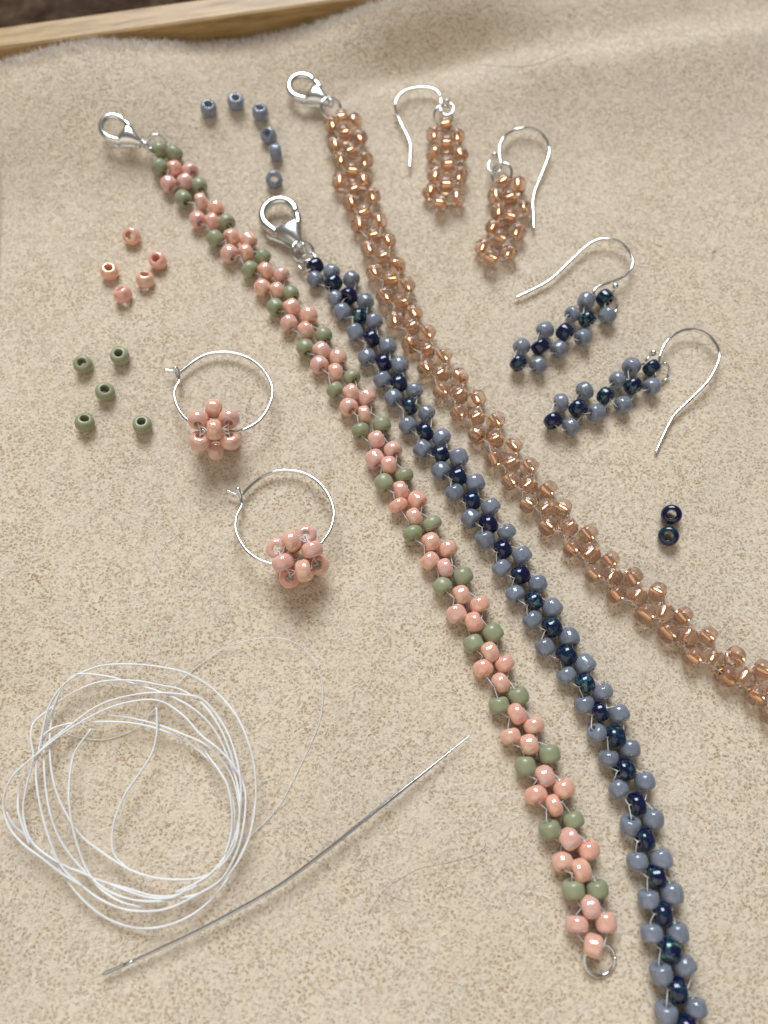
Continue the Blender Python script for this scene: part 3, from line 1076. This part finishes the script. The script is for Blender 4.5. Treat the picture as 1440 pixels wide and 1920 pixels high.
hp2 = [(645, 1128), (670, 1098), (725, 1045), (800, 990), (895, 955), (990, 950), (1100, 972), (1200, 1032), (1272, 1122), (1312, 1222), (1312, 1312), (1280, 1405), (1210, 1500),
       (1120, 1575), (1000, 1625), (900, 1637), (840, 1630), (760, 1600), (680, 1540), (622, 1455), (595, 1375), (603, 1285), (640, 1208), (636, 1165), (628, 1115), (612, 1083), (606, 1120), (622, 1165)]
r_, u_, v_ = view_basis(559, 1044)
R1 = Matrix((r_, u_, v_)).transposed()
hoop((559, 1044), 'silver hoop earring with a pink bead flower, nearer the coil of white thread', hp2, hh, [(645, 1128), (605, 1128), (530, 1098)], [.12, .13, .16], (558.5, 1044), 0.42,
     R1 @ Matrix.Rotation(math.radians(24), 3, 'Z') @ Matrix.Rotation(math.radians(-3), 3, 'X'))

# ------------------------------------------------------------------ loose beads
LOOSE = [('b', 391, 203, (0, .62), 'loose grey blue bead at the left end of the curved row beside the clasps'),
         ('b', 442, 191, (.05, .66), 'loose grey blue bead farthest back in the curved row, hole upward'),
         ('b', 488, 211, (0, .8), 'loose grey blue bead at the bend of the curved row, hole upward'),
         ('b', 504, 255, (-.36, .42), 'loose grey blue bead leaning on the bead that lies on its side'),
         ('b', 517, 286, (1, .12), 'loose grey blue bead lying on its side with no hole showing'),
         ('b', 514, 337, (0, .22), 'loose grey blue bead at the lower end of the row, hole facing up'),
         ('p', 247, 443, (-.4, .15), 'loose pink bead farthest back of the five, hole turned left'),
         ('p', 296, 489, (-.33, .4), 'loose pink bead nearest the pink and green bracelet, hole facing up'),
         ('p', 205, 509, (-.08, .6), 'loose pink bead at the left of the five, bright round rim'),
         ('p', 272, 524, (.0, .85), 'loose pink bead between the right hand and the lowest pink beads'),
         ('p', 230, 552, (-.45, .85), 'loose pink bead lowest of the five, lying almost on its side'),
         ('g', 156, 684, (-.2, .36), 'loose sage green bead at the upper left of the five'),
         ('g', 225, 668, (-.22, .5), 'loose sage green bead at the upper right of the five'),
         ('g', 197, 735, (0, .45), 'loose sage green bead in the middle of the five'),
         ('g', 159, 793, (0, .68), 'loose sage green bead at the lower left of the five'),
         ('g', 267, 797, (-.15, .55), 'loose sage green bead nearest the upper hoop earring flower'),
         ('n', 1259, 965, (0.02, .1), 'loose navy bead seen through its hole, the upper of two touching'),
         ('n', 1253.5, 1005, (0, .02), 'loose navy bead seen through its hole, the lower of two touching')]
CATS = {'b': 'loose grey blue beads by the clasps', 'p': 'loose pink beads on the left', 'g': 'loose green beads on the left', 'n': 'two loose navy beads on the right'}
for k, px, py, (ax, ay), lab in LOOSE:
    r_, u_, v_ = view_basis(px, py)
    q = min(1.0, math.hypot(ax, ay))
    axis = r_ * ax + u_ * ay + v_ * math.sqrt(max(0, 1 - q * q))
    p = on_mat(px, py, 0.145 if abs(axis.z) < .6 else 0.125)
    o = put_bead(k, p, axis, None, size=(1.06, .92 if k == 'n' else 1.02))
    o.name = 'loose_bead'
    o.data = LOOSE_MESH[k]
    tag(o, lab, 'bead', CATS[k])

# ------------------------------------------------------------------ coil of thread
TZ = Z_(0, 1180, 2.25)
COILS = [
    ([(1040, 885), (1100, 830), (1180, 740), (1250, 610), (1310, 485), (1350, 380), (1362, 265), (1340, 160), (1290, 88), (1220, 46), (1130, 35), (1030, 50), (945, 80), (870, 130), (800, 182),
      (730, 250), (665, 320), (605, 390), (540, 435), (440, 465), (350, 460), (280, 440)], [.05, .03, .02, .015, .015, .02, .03, .06, .12, .2, .2, .14, .06, .03, .03, .05, .06, .04, .02, .02, .02, .02]),
    ([(330, 190), (420, 155), (530, 147), (650, 155), (780, 182), (870, 230), (940, 292), (1000, 370), (1042, 460), (1070, 560), (1080, 680), (1072, 780), (1050, 880), (1010, 970), (950, 1048),
      (860, 1108), (740, 1138), (620, 1148), (520, 1130), (435, 1090), (375, 1030), (330, 920), (300, 800), (290, 690), (300, 580), (320, 510), (385, 420)], .25),
    ([(455, 362), (540, 373), (650, 398), (760, 438), (860, 482), (922, 535), (970, 605), (1000, 690), (1010, 780), (1000, 880), (970, 950), (920, 1008), (850, 1048), (740, 1056), (640, 1045), (540, 1010),
      (430, 940), (340, 868), (270, 760), (225, 640), (210, 500), (218, 380), (245, 280), (300, 205), (345, 188), (450, 198), (560, 228), (680, 266), (780, 312), (860, 372), (920, 450), (970, 560),
      (1000, 650), (1012, 760), (995, 870), (950, 962), (880, 1040), (800, 1090), (720, 1132), (620, 1130), (500, 1090), (400, 1052), (300, 1010), (210, 962), (130, 890), (98, 780), (108, 680), (142, 560),
      (195, 485), (290, 410), (400, 330), (510, 288), (640, 268), (770, 275), (860, 300), (940, 400), (985, 500), (1012, 620), (1015, 740), (995, 860), (965, 940)], .22),
    ([(350, 1085), (260, 1030), (180, 968), (100, 908), (42, 840), (15, 760), (20, 690), (60, 612), (150, 532), (250, 450), (340, 392), (440, 340), (540, 308), (640, 297), (710, 318), (785, 375), (850, 448),
      (930, 512), (990, 582), (1030, 662), (1036, 745), (1022, 860), (990, 960), (930, 1058), (830, 1120), (720, 1174), (620, 1190), (520, 1180), (425, 1140), (350, 1085), (260, 1000), (200, 860), (165, 720),
      (152, 600), (170, 480), (205, 330), (262, 240), (320, 195)], .28),
    ([(215, 930), (270, 1040), (340, 1130), (420, 1200), (520, 1248), (620, 1262), (720, 1245), (820, 1198), (915, 1115), (985, 1010), (1040, 900)], .16),
    ([(125, 910), (80, 780), (78, 690), (90, 640), (140, 560), (130, 450), (145, 392), (200, 345), (300, 272), (420, 222), (560, 216), (690, 238), (770, 258), (860, 320), (930, 420), (975, 530), (1000, 640)], .2),
    ([(160, 470), (210, 425), (270, 402), (330, 395), (430, 390), (560, 396), (680, 425), (790, 475), (880, 550), (950, 640), (985, 740), (985, 840), (962, 930), (900, 1020), (820, 1075), (740, 1110)], .2),
    ([(225, 330), (195, 410), (185, 500), (190, 640), (210, 770), (250, 880), (310, 970), (380, 1045), (430, 1100), (510, 1150), (600, 1172)], .22),
    ([(660, 330), (662, 430), (640, 525), (590, 605), (530, 692), (490, 785), (473, 870), (483, 950), (540, 1010)], [.25, .25, .25, .25, .25, .25, .22, .2, .2]),
    ([(28, 770), (60, 830), (110, 872), (160, 930), (230, 985), (330, 1020), (420, 1060), (540, 1095), (650, 1125), (740, 1122), (830, 1080)], .2),
    ([(855, 450), (870, 520), (920, 590), (960, 660), (978, 760), (975, 860), (950, 945)], .25),
]
t0 = MB()
for pix, h in COILS:
    hs = h if isinstance(h, list) else [h + 0.05 * math.sin(1.3 * i + h * 40) for i in range(len(pix))]
    pts = spline([on_mat(p[0], p[1], q) for p, q in zip(TZ(pix), hs)], 6)
    nn_ = len(pts)
    t0.add(sweep(pts, [(0.0152 if h is not COILS[0][1] else 0.0062) * (1 + 0.10 * math.sin(i * .7 + nn_)) for i in range(nn_)], 7))
o = t0.build('thread_coil', M_THREAD)
tag(o, 'loose coil of fine white beading thread beside the needle', 'thread')

# ------------------------------------------------------------------ needle
NPX = [(250, 1802), (310, 1774), (371, 1745), (455.6, 1700), (529, 1656.5), (608.6, 1597.5), (688, 1534), (767, 1471), (846, 1407.5), (883, 1377)]
NH = [.13, .14, .15, .16, .17, .18, .18, .16, .13, .11]
nt_ = thing('beading_needle', on_mat(529, 1656, 0.0))
tag(nt_, 'long thin steel beading needle, slightly bent, between thread coil and bracelet', 'needle')
pts = spline([on_mat(p[0], p[1], h) for p, h in zip(NPX, NH)], 8)
k = len(pts)
rad = [0.021 + 0.004 * min(1, i / 40) if i < k - 18 else 0.025 * max(0.06, ((k - i) / 18) ** .8) for i in range(k)]
MB().add(sweep(pts, rad, 10)).build('shaft', M_STEEL, nt_)
a, b = on_mat(250, 1802, .13), on_mat(190.5, 1828, .12)
d = (b - a).normalized(); sd = Vector((-d.y, d.x, 0)).normalized()
eye = MB()
loop = []
L_ = (b - a).length
for i in range(15): loop.append((i / 14 * 0.93, 0.0145 * min(1, math.sin(min(1, (i / 14) / .4 + .05) * math.pi / 2))))
path = [a + d * (L_ * q) + sd * w_ for q, w_ in loop] + [b + d * 0.0] + [a + d * (L_ * q) - sd * w_ for q, w_ in reversed(loop)]
eye.add(sweep(path, 0.0115, 8))
eye.add(sweep([a + d * (-.02), a + d * (L_ * .30)], 0.0195, 10)).add(sphere(b - d * .02, .015))
eye.build('eye', M_STEEL, nt_)

# ------------------------------------------------------------------ hairs, lint and a stray glint
o = wire('hair', None, [(690, 1716), (716, 1675), (745, 1652), (790, 1628), (840, 1618), (885, 1605), (908, 1590), (910, 1576)], [.06, .08, .09, .1, .1, .1, .09, .07], 0.0028, M_HAIR)
tag(o, 'fine brown hair curving over the mat beside the needle', 'hair', 'stray hairs on the mat')
o = wire('hair', None, [(905, 120), (945, 125), (990, 124), (1020, 116), (1065, 96)], .1, 0.0035, M_HAIR)
tag(o, 'fine brown hair lying on the far fold above the copper earrings', 'hair', 'stray hairs on the mat')
o = wire('hair', None, [(716, 1674), (735, 1682), (752, 1688), (770, 1692)], .09, 0.0028, M_HAIR)
tag(o, 'short brown hair crossing the end of the longer hair by the needle', 'hair', 'stray hairs on the mat')
for (px, py), lab in [((1338, 473), 'dark grey lint speck on the mat right of the upper blue earring'), ((742, 231), 'tiny dark lint speck beside the left copper earring hook')]:
    c = on_mat(px, py, .05)
    mb = MB()
    for _ in range(5):
        p0 = c + Vector((random.gauss(0, .018), random.gauss(0, .018), 0))
        q0 = p0 + Vector((random.gauss(0, .022), random.gauss(0, .022), random.uniform(0, .015)))
        mb.add(sweep(spline([p0, (p0 + q0) / 2 + Vector((0, 0, .012)), q0], 3), 0.0055, 5))
    tag(mb.build('lint', M_LINT), lab, 'lint', 'lint specks on the mat')
o = MB().add(sphere(on_mat(92, 261, .07), .022, 8, 5)).build('glass_chip', M_SILVER)
tag(o, 'tiny glinting glass chip on the upper left of the mat', 'glass chip')
